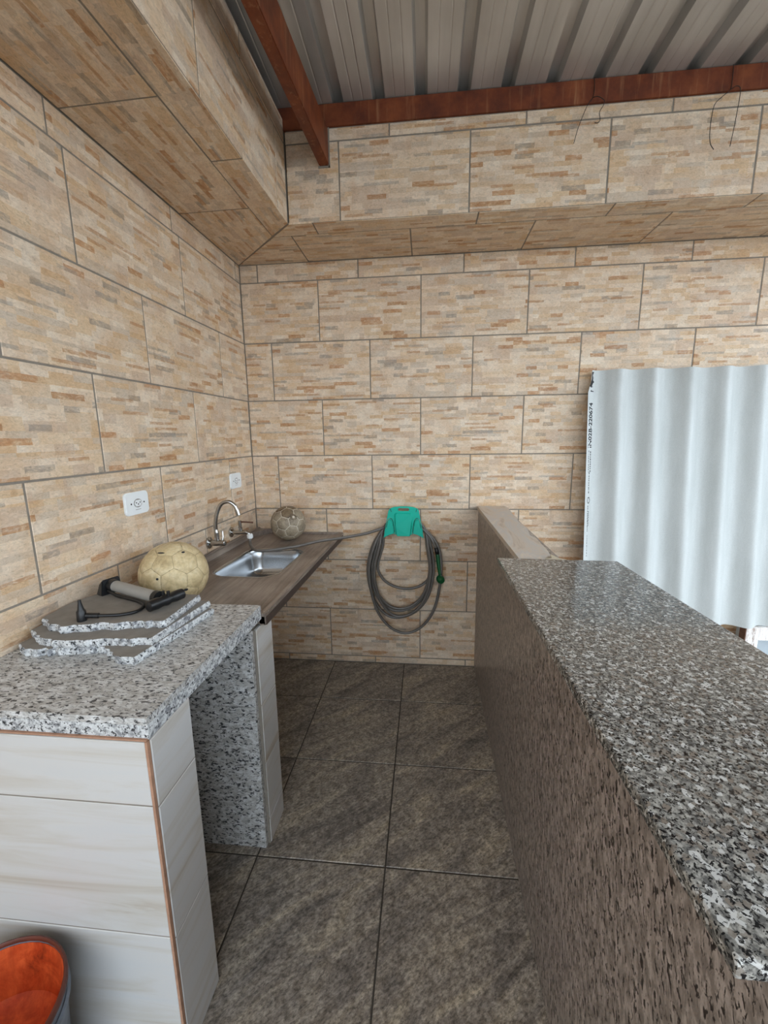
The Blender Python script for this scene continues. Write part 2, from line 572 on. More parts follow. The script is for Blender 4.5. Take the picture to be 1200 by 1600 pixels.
# ------------------------------------------------------------------ setting: back wall and its bulkhead
wb = struct(link('wall_back', mesh_from(B(-1.35, XR, D + 0.0018, D + 0.16, -0.02, 2.787), 'wall_back', 'grout')),
            'back wall covered in beige ledge stone look tiles')
cells = []
for r in range(-1, 8):
    v0 = Z0 + r * TH if r >= 0 else 0.0
    v1 = Z0 + (r + 1) * TH
    if r == 7: v1 = ZS
    st = XA if r % 2 == 0 else XA + TW / 2
    if r == 7: st = -0.377 - 0.2885 * 0
    cells += rows(XC, XR, st, TW, v0, v1)
lay(wb, (0, D, 0), (1, 0, 0), (0, 0, 1), cells, t=TT)

t2 = struct(link('trim_2', mesh_from(B(-0.625, XR, YB + 0.0018, D + 0.0, ZS + 0.0018, 2.787), 'trim_2', 'grout')),
            'tiled bulkhead running along the top of the back wall')
XF = -0.632          # face of the left bulkhead where it meets the back one
ZJ = 2.735
cells = rows(XF, XR, 0.184, 0.574, ZS, ZJ) + rows(XF, XR, -0.164, 0.5785, ZJ, 2.787)
lay(t2, (0, YB, 0), (1, 0, 0), (0, 0, 1), cells, t=TT, name='bulkhead_tile')
# underside: U = X, V = -Y so that the normal points down
def und(c): return [(a, b, -y1, -y0) for a, b, y0, y1 in c]
ys = 2.168
cells = []
for a, b in ((-0.655, -0.078), (-0.078, 0.497), (0.497, 1.087), (1.087, 1.66), (1.66, 2.24), (2.24, 2.82), (2.82, XR)):
    cells.append((a, b, ys, D))
for a, b in ((-0.52, 0.227), (0.227, 0.801), (0.801, 1.376), (1.376, 1.95), (1.95, 2.53), (2.53, XR)):
    cells.append((a, b, YB, ys))
lay(t2, (0, 0, ZS), (1, 0, 0), (0, -1, 0), und(cells), t=TT, name='bulkhead_tile')
# corner pieces cut on the mitre
e = 0.0025
poly_tile(t2, [(-0.655 - e, D, ZS), (-1.058 + .004, D, ZS), (-0.742, ys + e, ZS), (-0.655 - e, ys + e, ZS)][::-1], (0, 0, -1), TT, 'ledge', 'bulkhead_tile')
poly_tile(t2, [(-0.52 - e, ys - e, ZS), (-0.738, ys - e, ZS), (-0.630, YB, ZS), (-0.52 - e, YB, ZS)][::-1], (0, 0, -1), TT, 'ledge', 'bulkhead_tile')

# ------------------------------------------------------------------ setting: left wall and its bulkhead
ldir = Vector((-math.sin(LA), -math.cos(LA), 0))        # along the wall, towards the camera
lnrm = Vector((math.cos(LA), -math.sin(LA), 0))         # out of the wall
def lw(s, off, z):
    """point on the left wall: s = distance from the corner, off = out of the wall"""
    p = Vector((XC, D, 0)) + ldir * s + lnrm * off
    return Vector((p.x, p.y, z))
def lbox(bm, s0, s1, o0, o1, z0, z1):
    vs = [bm.verts.new(lw(s, o, z)) for z in (z0, z1) for (s, o) in ((s0, o0), (s1, o0), (s1, o1), (s0, o1))]
    for f in ((0, 1, 2, 3), (4, 5, 6, 7), (0, 1, 5, 4), (1, 2, 6, 5), (2, 3, 7, 6), (3, 0, 4, 7)):
        bm.faces.new([vs[i] for i in f])
    return bm
SN = D - YN
bm = lbox(bmesh.new(), -0.0, SN, -0.16, -0.0018, -0.02, 2.787)
lbox(bm, 0.45, SN, -0.16, -0.0018, 2.787, 2.90)  # unseen upper strip, added up to the roof to shut out sky light
for v in bm.verts:
    if v.co.z > 2.85: v.co.z = 2.870 + (2.06 - v.co.y) * 0.028
wl = struct(link('wall_left', mesh_from(bm, 'wall_left', 'grout')), 'left wall covered in beige ledge stone look tiles')
cells = []
for r in range(-1, 8):
    v0 = Z0 + r * TH if r >= 0 else 0.0
    v1 = Z0 + (r + 1) * TH
    if r == 7: v1 = ZS
    st = 0.5813 + (TW / 2 if r % 2 else 0.0)
    if r == 7: st = 0.05
    # U runs towards the corner so the normal faces the room
    cells += [(-b, -a, c, d) for a, b, c, d in rows(0.0, SN, st, TW, v0, v1)]
lay(wl, (XC, D, 0), -ldir, (0, 0, 1), cells, t=TT)

BW = 0.435           # bulkhead depth from the wall
t1 = struct(link('trim_1', mesh_from(lbox(bmesh.new(), 0.0, SN, 0.0, BW - 0.0018, ZS + 0.0018, 2.83), 'trim_1', 'grout')),
            'tiled bulkhead running along the top of the left wall')
s_in = D - YB
def lj(y): return (D - y) / math.cos(LA)
cells = []
js = [s_in, lj(1.94), lj(1.335), lj(0.76), lj(0.18), lj(-0.39), lj(-0.97), SN]
for a, b in zip(js, js[1:]): cells += [(-b, -a, ZS, ZJ), ]
js = [s_in, lj(1.64), lj(1.06), lj(0.49), lj(-0.09), lj(-0.66), SN]
for a, b in zip(js, js[1:]): cells += [(-b, -a, ZJ, 2.83)]
p0 = lw(0, BW, 0)
lay(t1, p0, -ldir, (0, 0, 1), cells, t=TT, name='bulkhead_tile')
# underside (U towards the camera, V into the room gives a normal that points down)
off1 = 0.318
js = [lj(1.912), lj(1.316), lj(0.74), lj(0.16), lj(-0.41), lj(-0.99), SN]
cells = [(a, b, 0.0, off1) for a, b in zip(js, js[1:])]
js = [lj(1.605), lj(1.03), lj(0.45), lj(-0.12), lj(-0.70), SN]
cells += [(a, b, off1, BW) for a, b in zip(js, js[1:])]
lay(t1, (XC, D, ZS), lnrm * 0 + ldir, lnrm, [(a, b, c, d) for a, b, c, d in cells], t=TT, name='bulkhead_tile') if ldir.cross(lnrm).z < 0 else \
    lay(t1, (XC, D, ZS), -ldir, lnrm, [(-b, -a, c, d) for a, b, c, d in cells], t=TT, name='bulkhead_tile')
q0 = lw(0.006, 0.001, ZS); q1 = lw(lj(1.912) - e, 0.002, ZS); q2 = lw(lj(1.912) - e, off1 - e, ZS); q3 = lw(lj(2.167), off1 - e, ZS)
poly_tile(t1, [q1, q0, q3, q2], (0, 0, -1), TT, 'ledge', 'bulkhead_tile')
r1 = lw(lj(1.605) - e, off1 + e, ZS); r2 = lw(lj(1.605) - e, BW - .001, ZS); r3 = lw(s_in + .0015, BW - .001, ZS); r0 = lw(lj(2.160), off1 + e, ZS)
poly_tile(t1, [r1, r0, r3, r2], (0, 0, -1), TT, 'ledge', 'bulkhead_tile')

# ------------------------------------------------------------------ roof
def roof_z(y): return 2.874 + (2.06 - y) * 0.028
ceil = link('ceiling', None)
struct(ceil, 'underside of a ribbed galvanised metal roof')
PR = 0.1795
YF, YK = 2.62, -1.8
def roof_sheet(x_end, nribs, dz):
    prof = []
    for k in range(nribs):
        xr = x_end + k * PR          # right foot of the rib
        prof += [(xr - 0.056, 0), (xr - 0.046, 0.036), (xr - 0.010, 0.036), (xr, 0.0),
                 (xr + 0.036, 0.0), (xr + 0.040, 0.0018), (xr + 0.044, 0.0),
                 (xr + 0.080, 0.0), (xr + 0.084, 0.0018), (xr + 0.088, 0.0)]
    prof.append((x_end + nribs * PR - 0.050, 0.0))
    bm = bmesh.new()
    lay_ = []
    for th in (0.0, 0.0012):
        ra = [bm.verts.new((x, YF, roof_z(YF) + z + th + dz)) for x, z in prof]
        rb = [bm.verts.new((x, YK, roof_z(YK) + z + th + dz)) for x, z in prof]
        for i in range(len(prof) - 1): bm.faces.new((ra[i], ra[i + 1], rb[i + 1], rb[i]))
        lay_.append((ra, rb))
    (a0, b0), (a1, b1) = lay_
    for r0_, r1_ in ((a0, a1), (b0, b1)):
        for i in range(len(prof) - 1): bm.faces.new((r0_[i], r0_[i + 1], r1_[i + 1], r1_[i]))
    bm.faces.new((a0[0], b0[0], b1[0], a1[0])); bm.faces.new((a0[-1], b0[-1], b1[-1], a1[-1]))
    part('roof_sheet', bm, 'galv', ceil)
xk = 0.001 - 7 * PR
for n_, dz in ((5, 0.0), (6, 0.0013), (6, 0.0), (4, 0.0013)):
    roof_sheet(xk, n_, dz)
    xk += n_ * PR

bm = bmesh.new()
box(bm, -0.66, 2.48, 2.052, 2.056, 2.787, 2.872)
box(bm, -0.66, 2.48, 2.056, 2.10, 2.868, 2.872)
box(bm, -0.66, 2.48, 2.056, 2.10, 2.787, 2.791)
solo('roof_purlin', bm, 'rust', (0.9, 2.07, 2.787), 'long rust red steel purlin lying along the top of the back bulkhead', 'beam')
# rafter, parallel to nothing in particular
bdir = Vector((-0.050, -1.0, 0)).normalized(); bn = Vector((1.0, -0.050, 0)).normalized()
bs = Vector((-0.4565, 2.064, 0))
bm = bmesh.new()
ends = []
for s in (0.0, 3.2):
    c = bs + bdir * s
    ends.append([bm.verts.new((c + bn * o + Vector((0, 0, z)))) for o, z in ((-.022, 2.641), (.022, 2.641), (.022, 2.786), (-.022, 2.786))])
for i in range(4): bm.faces.new((ends[0][i], ends[0][(i + 1) % 4], ends[1][(i + 1) % 4], ends[1][i]))
bm.faces.new(ends[0]); bm.faces.new(ends[1])
bmesh.ops.bevel(bm, geom=[e_ for e_ in bm.edges if e_.calc_length() > 1], offset=0.004, segments=2, affect='EDGES')
rf = solo('roof_rafter', bm, 'rust', (bs.x, bs.y, 2.641), 'rust red rectangular steel rafter let into the tiled back bulkhead', 'beam')

part('notch_grout', B(-.4345, -.4285, 2.0570, 2.0615, 2.632, 2.787), 'grout', t2)
part('notch_grout', B(-.482, -.4285, 2.0570, 2.0615, 2.632, 2.640), 'grout', t2)

def wire(name, paths, label):
    bm = bmesh.new()
    for p in paths: tube(bm, catmull([(x, y, z) for x, y, z in p], 6), 0.0013, 6)
    solo(name, bm, 'wire', (paths[0][0][0], 2.045, paths[0][0][2]), label, 'wire', 'loose wires on the purlin', smooth=True)
yw = 2.047
wire('tie_wire', [[(.673, yw, 2.872), (.676, yw, 2.84), (.672, yw, 2.803), (.652, yw, 2.775), (.622, yw - .004, 2.70), (.606, yw - .006, 2.64)],
                  [(.672, yw, 2.803), (.69, yw - .01, 2.798), (.713, yw - .012, 2.782), (.712, yw - .012, 2.765), (.699, yw - .01, 2.742), (.704, yw - .008, 2.718), (.698, yw - .006, 2.708), (.684, yw - .004, 2.710)]],
     'thin black wire with a kinked short end hanging from the purlin')
wire('tie_wire', [[(1.197, yw, 2.872), (1.198, yw, 2.82), (1.195, yw, 2.788), (1.165, yw - .006, 2.762), (1.138, yw - .01, 2.735), (1.131, yw - .01, 2.69), (1.132, yw - .008, 2.635), (1.140, yw - .006, 2.600), (1.155, yw - .006, 2.578)],
                  [(1.195, yw, 2.788), (1.215, yw - .006, 2.794), (1.227, yw - .01, 2.775), (1.224, yw - .01, 2.70), (1.219, yw - .008, 2.63), (1.215, yw - .006, 2.585)]],
     'thin black wire with two long parallel ends hanging from the purlin')

# ------------------------------------------------------------------ left worktops on their piers
PX = -0.553
def wallx(y): return XC - math.tan(LA) * (D - y)
def pier(name, y0, y1, ztop, label, front_joints, side_joints, granite_faces, front_tiles):
    t = thing(name, (-0.8, (y0 + y1) / 2, 0), label, 'pier')
    x0 = wallx(y0) + 0.006
    part('core', B(x0, PX - .0018, y0 + (.0018 if front_tiles else .012), y1 - .0022, 0.0, ztop - 0.002), 'render', t)
    w = PX - x0
    if front_tiles:
        js = [0.0] + front_joints + [ztop]
        lay(t, (x0, y0, 0), (1, 0, 0), (0, 0, 1), [(0, w - .0045, a, b) for a, b in zip(js, js[1:])], t=.009, mat='pier_tile', name='pier_tile', gap=.003)
        part('corner_grout', B(PX - .0065, PX - .001, y0 + .0006, y0 + .0085, 0.0, ztop), 'terracotta_grout', t, label='terracotta coloured grout line on the corner')
    js = [0.0] + side_joints + [ztop]
    lay(t, (PX, y0, 0), (0, 1, 0), (0, 0, 1), [(0.009 if front_tiles else .014, y1 - y0 - .002, a, b) for a, b in zip(js, js[1:])], t=.009, mat='pier_tile', name='pier_tile', gap=.003)
    for (ya, yb, joint) in granite_faces:
        for za, zb in ((0.0, joint - .001), (joint + .001, ztop)):
            part('granite_panel', B(x0, PX - .010, ya, yb, za, zb, bev=.0012, seg=1), 'granite_white', t, label='white granite facing with black flecks')
    return t
pier('tiled_pier', 0.684, 0.838, 0.855, 'white tiled counter pier nearest the camera beside the orange bucket', [0.365, 0.704], [0.35, 0.694], [(0.836, 0.842, 0.56)], True)
pier('tiled_pier', 1.211, 1.364, 0.831, 'second white tiled pier with speckled granite face below the sink edge', [], [0.10, 0.327, 0.553], [(1.203, 1.222, 0.562)], False)

# granite worktop: top slab with a deeper edge strip on the two open sides
YG0, YG1 = 0.690, 1.256
t = thing('granite_worktop', (-0.8, 0.97, 0.857), 'white granite worktop with black flecks carrying the broken stone slabs', 'worktop')
part('slab', P_([(wallx(YG0) + .004, YG0), (-0.553, YG0), (-0.545, YG1), (wallx(YG1) + .004, YG1)], 0.889, 0.905), 'granite_white', t)
bm = B(wallx(YG0) + .004, -0.5715, YG0 + .0015, YG0 + .019, 0.857, 0.8885, bev=.001, seg=1)
part('edge_strip', bm, 'granite_edge', t)
part('edge_strip', P_([(-0.5705, YG0 + .0015), (-0.5535, YG0 + .0015), (-0.5455, YG1), (-0.5625, YG1)], 0.857, 0.8885), 'granite_edge', t)
part('mortar_bed', P_([(wallx(YG0) + .006, YG0 + .002), (-0.556, YG0 + .002), (-0.553, 0.834), (wallx(.83) + .006, 0.834)], 0.8552, 0.857), 'terracotta_grout', t)
bm = B(wallx(YG0) + .006, -0.556, YG0 - .004, YG0 + .0012, 0.8552, 0.8590)
part('mortar_bed', bm, 'terracotta_grout', t)

# sink worktop
YS0, YS1 = 1.258, D - 0.003
def sinkx(y): return -0.5065 - (D - y) * 0.0235
def rrect(cx, cy, w, h, r, rot=0.0, n=6):
    out = []
    for (sx, sy, a0) in ((1, 1, 0), (-1, 1, 90), (-1, -1, 180), (1, -1, 270)):
        for k in range(n + 1):
            a = math.radians(a0 + 90 * k / n)
            x, y = sx * (w / 2 - r) + r * math.cos(a), sy * (h / 2 - r) + r * math.sin(a)
            out.append((cx + x * math.cos(rot) - y * math.sin(rot), cy + x * math.sin(rot) + y * math.cos(rot)))
    return out
t = thing('sink_worktop', (-0.79, 1.86, 0.832), 'brown streaked worktop with an inset stainless steel sink basin', 'worktop')
ZT = 0.864
hole = rrect(-0.790, 1.868, 0.300, 0.445, 0.075, -LA)
outer = [(wallx(YS0) + .004, YS0), (sinkx(YS0), YS0), (sinkx(YS1), YS1), (wallx(YS1) + .004, YS1)]
part('top', prism(bmesh.new(), outer, 0.838, ZT, holes=[hole]), 'sink_top', t)
# raised lip along the front and the end, upstand along the wall
def strip(y0, y1, o0, o1, z0, z1, f, bev=.004):
    bm = bmesh.new()
    vs = [bm.verts.new((f(y) + o, y, z)) for z in (z0, z1) for (y, o) in ((y0, o0), (y1, o0), (y1, o1), (y0, o1))]
    for q in ((0, 1, 2, 3), (4, 5, 6, 7), (0, 1, 5, 4), (1, 2, 6, 5), (2, 3, 7, 6), (3, 0, 4, 7)): bm.faces.new([vs[i] for i in q])
    bmesh.ops.recalc_face_normals(bm, faces=bm.faces)
    if bev: bmesh.ops.bevel(bm, geom=list(bm.edges), offset=bev, segments=2, affect='EDGES')
    return bm
part('front_lip', strip(YS0, YS1, -.022, .004, 0.832, 0.873, sinkx), 'sink_top', t)
part('front_edge', strip(YS0 + .003, YS1 - .03, .0035, .0055, 0.834, 0.862, sinkx, 0), 'dark_edge', t, label='dark brown front edge')
part('upstand', strip(YS0, YS1, .004, .030, 0.860, 0.902, wallx, .006), 'sink_top', t, label='low upstand against the left wall')
part('back_upstand', B(wallx(D) + .03, sinkx(D) - .002, D - .022, D - .003, 0.860, 0.874, bev=.004), 'sink_top', t)
part('corner_fillet', P_([(wallx(D) + .028, D - .003), (wallx(D) + .028, D - .11), (wallx(D) + .06, D - .06), (wallx(D) + .10, D - .003)], 0.862, 0.893), 'sink_top', t)
bm = bmesh.new()
rings = []
for (ins, z, r) in ((-0.010, ZT + .0010, .085), (-0.004, ZT + .0022, .079), (0.0, ZT + .0010, .075), (0.004, ZT - .008, .072), (0.010, ZT - .05, .068), (0.016, ZT - .10, .062), (0.026, ZT - .122, .055), (0.05, ZT - .131, .04), (0.10, ZT - .134, .02)):
    rings.append([bm.verts.new((x, y, z)) for x, y in rrect(-0.790, 1.868, 0.300 - 2 * ins, 0.445 - 2 * ins, max(.01, r - ins * .3), -LA)])
for a, b in zip(rings, rings[1:]):
    n = len(a)
    for i in range(n): bm.faces.new((a[i], a[(i + 1) % n], b[(i + 1) % n], b[i]))
bm.faces.new(rings[-1])
bas = part('basin', bm, 'steel', t, smooth=True, auto=50, label='stainless steel sink basin with rounded corners')
part('drain', L_([(0.0, .0), (.016, .0), (.020, .003), (.036, .004), (.040, .0005)], (-0.79, 1.868, ZT - .134), seg=20), 'chrome', bas, smooth=True)

# ------------------------------------------------------------------ taps
def wall_tap_frame(s, z): return lw(s, 0.0, z)
c = wall_tap_frame(0.565, 0.944)
t = thing('kitchen_faucet', tuple(c), 'chrome gooseneck faucet on the left wall over the sink', 'faucet')
def out(c, o, ds=0.0, dz=0.0): return c + lnrm * o - ldir * ds + Vector((0, 0, dz))
part('wall_flange', T([out(c, .000), out(c, .006), out(c, .012)], [.030, .029, .018], 20), 'chrome', t, smooth=True, auto=40)
part('body', T([out(c, .008), out(c, .03), out(c, .085), out(c, .088)], [.014, .016, .015, .011], 14), 'chrome', t, smooth=True, auto=50)
part('spout', T(catmull([out(c, .045, 0, .0), out(c, .045, 0, .04), out(c, .043, 0, .09), out(c, .052, .004, .145), out(c, .075, .01, .192), out(c, .110, .015, .205), out(c, .138, .02, .188), out(c, .150, .022, .160)], 6),
                [.0115] * 9 + [.0095] * 34, 12), 'chrome', t, smooth=True, auto=60)
part('spout_tip', T([out(c, .149, .022, .165), out(c, .155, .023, .138)], [.0115, .0115], 12), 'chrome', t, smooth=True, auto=50)
part('lever', T([out(c, .072, 0, .008), out(c, .075, .004, .03), out(c, .070, .012, .058)], [.006, .0055, .005], 8), 'chrome', t, smooth=True, auto=50)

c = wall_tap_frame(0.336, 0.944)
t = thing('wall_tap', tuple(c), 'chrome wall tap with a lever, feeding the hose beside the faucet', 'tap')
part('wall_flange', T([out(c, .000), out(c, .006), out(c, .012)], [.028, .027, .017], 20), 'chrome', t, smooth=True, auto=40)
part('body', T(catmull([out(c, .008), out(c, .05), out(c, .085, 0, .002), out(c, .102, 0, -.004), out(c, .108, 0, -.018)], 4), [.012] * 5 + [.0115] * 5 + [.010] * 7, 12), 'chrome', t, smooth=True, auto=50)
part('valve_stem', T([out(c, .055, 0, .0), out(c, .055, 0, .030), out(c, .055, 0, .032), out(c, .055, 0, .066)], [.011, .011, .0085, .0095], 12), 'chrome', t, smooth=True, auto=40)
part('lever', T([out(c, .055, -.004, .060), out(c, .085, .012, .056), out(c, .118, .03, .050)], [.0055, .0045, .005], 8), 'brown_wood', t, smooth=True, auto=50)
TAP = c

# ------------------------------------------------------------------ sockets
def socket(s, z, label):
    c = lw(s, 0.0, z)
    t = thing('wall_socket', tuple(c), label, 'socket', 'white wall sockets on the left wall')
    U, V, N = -ldir, Vector((0, 0, 1)), lnrm
    def fr(pts, n0, n1):
        bm = bmesh.new()
        a = [bm.verts.new(c + U * x + V * y + N * n0) for x, y in pts]; b = [bm.verts.new(c + U * x + V * y + N * n1) for x, y in pts]
        n = len(pts)
        for i in range(n): bm.faces.new((a[i], a[(i + 1) % n], b[(i + 1) % n], b[i]))
        bm.faces.new(a); bm.faces.new(b)
        return bm
    bm = fr(rrect(0, 0, .124, .084, .016), 0.0, .009)
    bmesh.ops.recalc_face_normals(bm, faces=bm.faces)
    top = [e_ for e_ in bm.edges if all((v.co - c).dot(N) > .008 for v in e_.verts)]
    bmesh.ops.bevel(bm, geom=top, offset=.003, segments=2, affect='EDGES')
    part('plate', bm, 'white_plastic', t, smooth=True, auto=35)
    def circ(r, cx=0, cy=0, sx=1.0, n=20): return [(cx + sx * r * math.cos(2 * math.pi * k / n), cy + r * math.sin(2 * math.pi * k / n)) for k in range(n)]
    # outlet: recessed hexagonal well, raised collar, three pin holes
    part('collar', fr(circ(.0165, sx=1.25), .008, .0105), 'grey_plastic', t, smooth=True, auto=40)
    out_ = part('outlet', fr([(-.019, 0), (-.012, -.0115), (.012, -.0115), (.019, 0), (.012, .0115), (-.012, .0115)], .009, .0112), 'white_plastic', t)
    for px_, py_ in ((-.010, .002), (0.0, -.004), (.010, .002)):
        part('pin_hole', fr(circ(.0026, px_, py_, n=10), .010, .0117), 'dark_hole', out_)
    for px_ in (-.034, .034):
        part('screw', fr(circ(.0032, px_, 0, n=10), .008, .0096), 'dark_hole', t)
    part('maker_mark', fr([(-.014, -.0245), (.014, -.0245), (.014, -.0225), (-.014, -.0225)], .008, .0092), 'grey_plastic', t)
socket(1.035, 1.2200, 'white wall socket above the cream ball and pump')
socket(0.245, 1.2195, 'white wall socket near the corner above the faucet')

# ------------------------------------------------------------------ balls
def trunc_ico():
    bm = bmesh.new()
    bmesh.ops.create_icosphere(bm, subdivisions=1, radius=1.0)
    V = [v.co.copy() for v in bm.verts]
    F = [[v.index for v in f.verts] for f in bm.faces]
    adj = {}
    for f in F:
        for i in range(3):
            adj.setdefault(f[i], set()).add(f[(i + 1) % 3]); adj.setdefault(f[i], set()).add(f[(i + 2) % 3])
    bm.free()
    polys = []
    for i, ns in adj.items():
        n = V[i].normalized()
        pts = [V[i] * (2 / 3) + V[j] / 3 for j in ns]
        a = (pts[0] - n * pts[0].dot(n)).normalized(); b = n.cross(a)
        pts.sort(key=lambda p: math.atan2(p.dot(b), p.dot(a)))
        polys.append((5, pts))
    for f in F:
        pts = []
        for k in range(3):
            a, b = V[f[k]], V[f[(k + 1) % 3]]
            pts += [a * (2 / 3) + b / 3, a / 3 + b * (2 / 3)]
        polys.append((6, pts))
    return polys

def ball(name, c, R, rot, label, mat, seam, matf, marks=(), gapw=0.022):
    c = Vector(c)
    t = thing(name, (c.x, c.y, c.z - R), label, 'ball')
    bm = bmesh.new()
    bmesh.ops.create_uvsphere(bm, u_segments=28, v_segments=16, radius=R * 0.982)
    bmesh.ops.translate(bm, verts=bm.verts, vec=c)
    part('bladder', bm, seam, t, smooth=True)
    Rm_ = Matrix.Rotation(rot[2], 3, 'Z') @ Matrix.Rotation(rot[1], 3, 'Y') @ Matrix.Rotation(rot[0], 3, 'X')
    n = 4
    for kind, pts in trunc_ico():
        ctr = sum(pts, Vector()) / len(pts)
        bm = bmesh.new()
        for i in range(len(pts)):
            p, q = pts[i], pts[(i + 1) % len(pts)]
            grid = {}
            for a in range(n + 1):
                for b in range(n + 1 - a):
                    w = (ctr * (n - a - b) + p * a + q * b) / n
                    edge = (a + b) == n
                    d = (Rm_ @ w).normalized()
                    if edge: d = (d + (Rm_ @ ctr).normalized() * gapw).normalized()
                    grid[(a, b)] = bm.verts.new(c + d * R * (0.978 if edge else 1.0))
            for a in range(n):
                for b in range(n - a):
                    bm.faces.new((grid[(a, b)], grid[(a + 1, b)], grid[(a, b + 1)]))
                    if a + b < n - 1: bm.faces.new((grid[(a + 1, b)], grid[(a + 1, b + 1)], grid[(a, b + 1)]))
        bmesh.ops.remove_doubles(bm, verts=bm.verts, dist=1e-5)
        d = (Rm_ @ ctr).normalized()
        part('panel', bm, matf(kind, d) or mat, t, smooth=True)
    # printed marks / worn holes: small thin patches that follow the ball
    for (dx, dy, dz, w, h, m) in marks:
        d = Vector((dx, dy, dz)).normalized()
        a = Vector((0, 0, 1)).cross(d).normalized(); b = d.cross(a)
        bm = bmesh.new()
        ring = []
        for lev in (1.0005, 1.006):
            ring.append([bm.verts.new(c + (d * R + a * (w * math.cos(k * math.pi / 5)) + b * (h * math.sin(k * math.pi / 5))).normalized() * R * lev) for k in range(10)])
        for k in range(10): bm.faces.new((ring[0][k], ring[0][(k + 1) % 10], ring[1][(k + 1) % 10], ring[1][k]))
        bm.faces.new(ring[1]); bm.faces.new(ring[0])
        part('mark', bm, m, t)
    return t
toc = lambda p: (Vector((0, 0, CAM_H)) - Vector(p)).normalized()
b2 = (-0.896, 1.3455, 0.979)
ball('cream_ball', b2, 0.1145, (0.35, 0.5, 0.9), 'dusty cream coloured ball resting behind the stacked stone slabs', 'ball_cream', 'seam', lambda k, d: None,
     [(0.02, -0.55, 0.80, .013, .0028, 'ink'), (0.10, -0.94, 0.15, .0045, .004, 'ink'), (0.55, -.30, .78, .006, .004, 'ink'), (0.72, -0.62, -0.28, .007, .005, 'ink')])
b1 = (-0.792, 2.292, 0.965)
def worn(k, d):
    if d.z > 0.72 and d.y < 0.3: return 'ball_worn'
    if d.x < -0.86: return 'ball_worn'
    return None
ball('football', b1, 0.1000, (0.1, 0.25, 0.3), 'dirty greyish football with worn brown panels in the sink corner', 'ball_dirty', 'seam_dark', worn,
     [(0.56, -0.68, 0.50, .020, .018, 'ball_worn'), (0.56, -0.68, 0.505, .007, .007, 'seam_dark')], gapw=0.045)

# ------------------------------------------------------------------ stone slabs
def stone(pts, z0, z1, label, rough_edges):
    rng = random.Random(int(z0 * 1000))
    outl = []
    n = len(pts)
    for i in range(n):
        a, b = Vector(pts[i]), Vector(pts[(i + 1) % n])
        L = (b - a).length
        if i in rough_edges:
            m = max(2, int(L / 0.012))
            nv = Vector((-(b - a).y, (b - a).x)).normalized()
            for k in range(m):
                p = a.lerp(b, k / m)
                outl.append(p + nv * (rng.uniform(-.0055, .0055) if k else 0))
        else:
            outl.append(a)
    bm = bmesh.new()
    lev = [(0.0, 0.0), (0.35, 0.002), (0.75, 0.001), (1.0, -0.0025)]
    ctr = sum(outl, Vector((0, 0))) / len(outl)
    rings = []
    for f, o in lev:
        ring = []
        for i, p in enumerate(outl):
            d = (p - ctr).normalized()
            j = rng.uniform(-.0018, .0018) if 0 < f < 1 else 0
            pp = p + d * (o + j)
            ring.append(bm.verts.new((pp.x, pp.y, z0 + (z1 - z0) * f)))
        rings.append(ring)
    for a, b in zip(rings, rings[1:]):
        for i in range(len(a)): bm.faces.new((a[i], a[(i + 1) % len(a)], b[(i + 1) % len(a)], b[i]))
    bm.faces.new(rings[0]); f = bm.faces.new(rings[-1]); f.material_index = 1
    c = (ctr.x, ctr.y, z0)
    return solo('stone_slab', bm, ['granite_edge', 'stone_face'], c, label, 'stone slab', 'broken stone slabs stacked on the worktop')
stone([(-1.070, .917), (-1.028, .893), (-.930, .906), (-.825, .922), (-.775, .884), (-.742, .876), (-.711, .876), (-.668, 1.178), (-1.00, 1.175), (-1.066, 1.10)], .9055, .9255, 'lowest and widest broken granite slab on the white worktop', {0, 1, 2, 3, 4, 5})
stone([(-1.072, .957), (-1.01, .917), (-.958, .904), (-.846, .918), (-.706, .936), (-.682, 1.188), (-1.02, 1.183), (-1.070, 1.10)], .926, .946, 'middle broken granite slab of the stack of three', {0, 1, 2, 3})
stone([(-1.068, .995), (-1.02, .958), (-.966, .940), (-.94, .952), (-.851, .972), (-.706, .998), (-.712, 1.186), (-.80, 1.192), (-1.05, 1.172), (-1.076, 1.10)], .9465, .9665, 'topmost broken granite slab, carrying the hand pump', {0, 1, 2, 3, 4})

# ------------------------------------------------------------------ hand pump
ZP = 0.9667
t = thing('hand_pump', (-0.90, 1.11, ZP), 'grey hand pump with black handle and hose on the topmost slab', 'pump')
pa, pb = Vector((-0.998, 1.176, ZP + .0285)), Vector((-0.793, 1.101, ZP + .0215))
ax = (pb - pa).normalized(); sd = Vector((-ax.y, ax.x, 0)).normalized(); zz = Vector((0, 0, 1))
part('barrel', T([pa, pb], .0175, 18), 'grey_plastic', t, smooth=True, auto=40)
part('collar', T([pa - ax * .004, pa + ax * .016], .0205, 16), 'black_plastic', t, smooth=True, auto=40)
part('collar', T([pb - ax * .012, pb + ax * .006], .0205, 16), 'black_plastic', t, smooth=True, auto=40)
part('rod', T([pb, pb + ax * .03], .006, 10), 'steel', t, smooth=True)
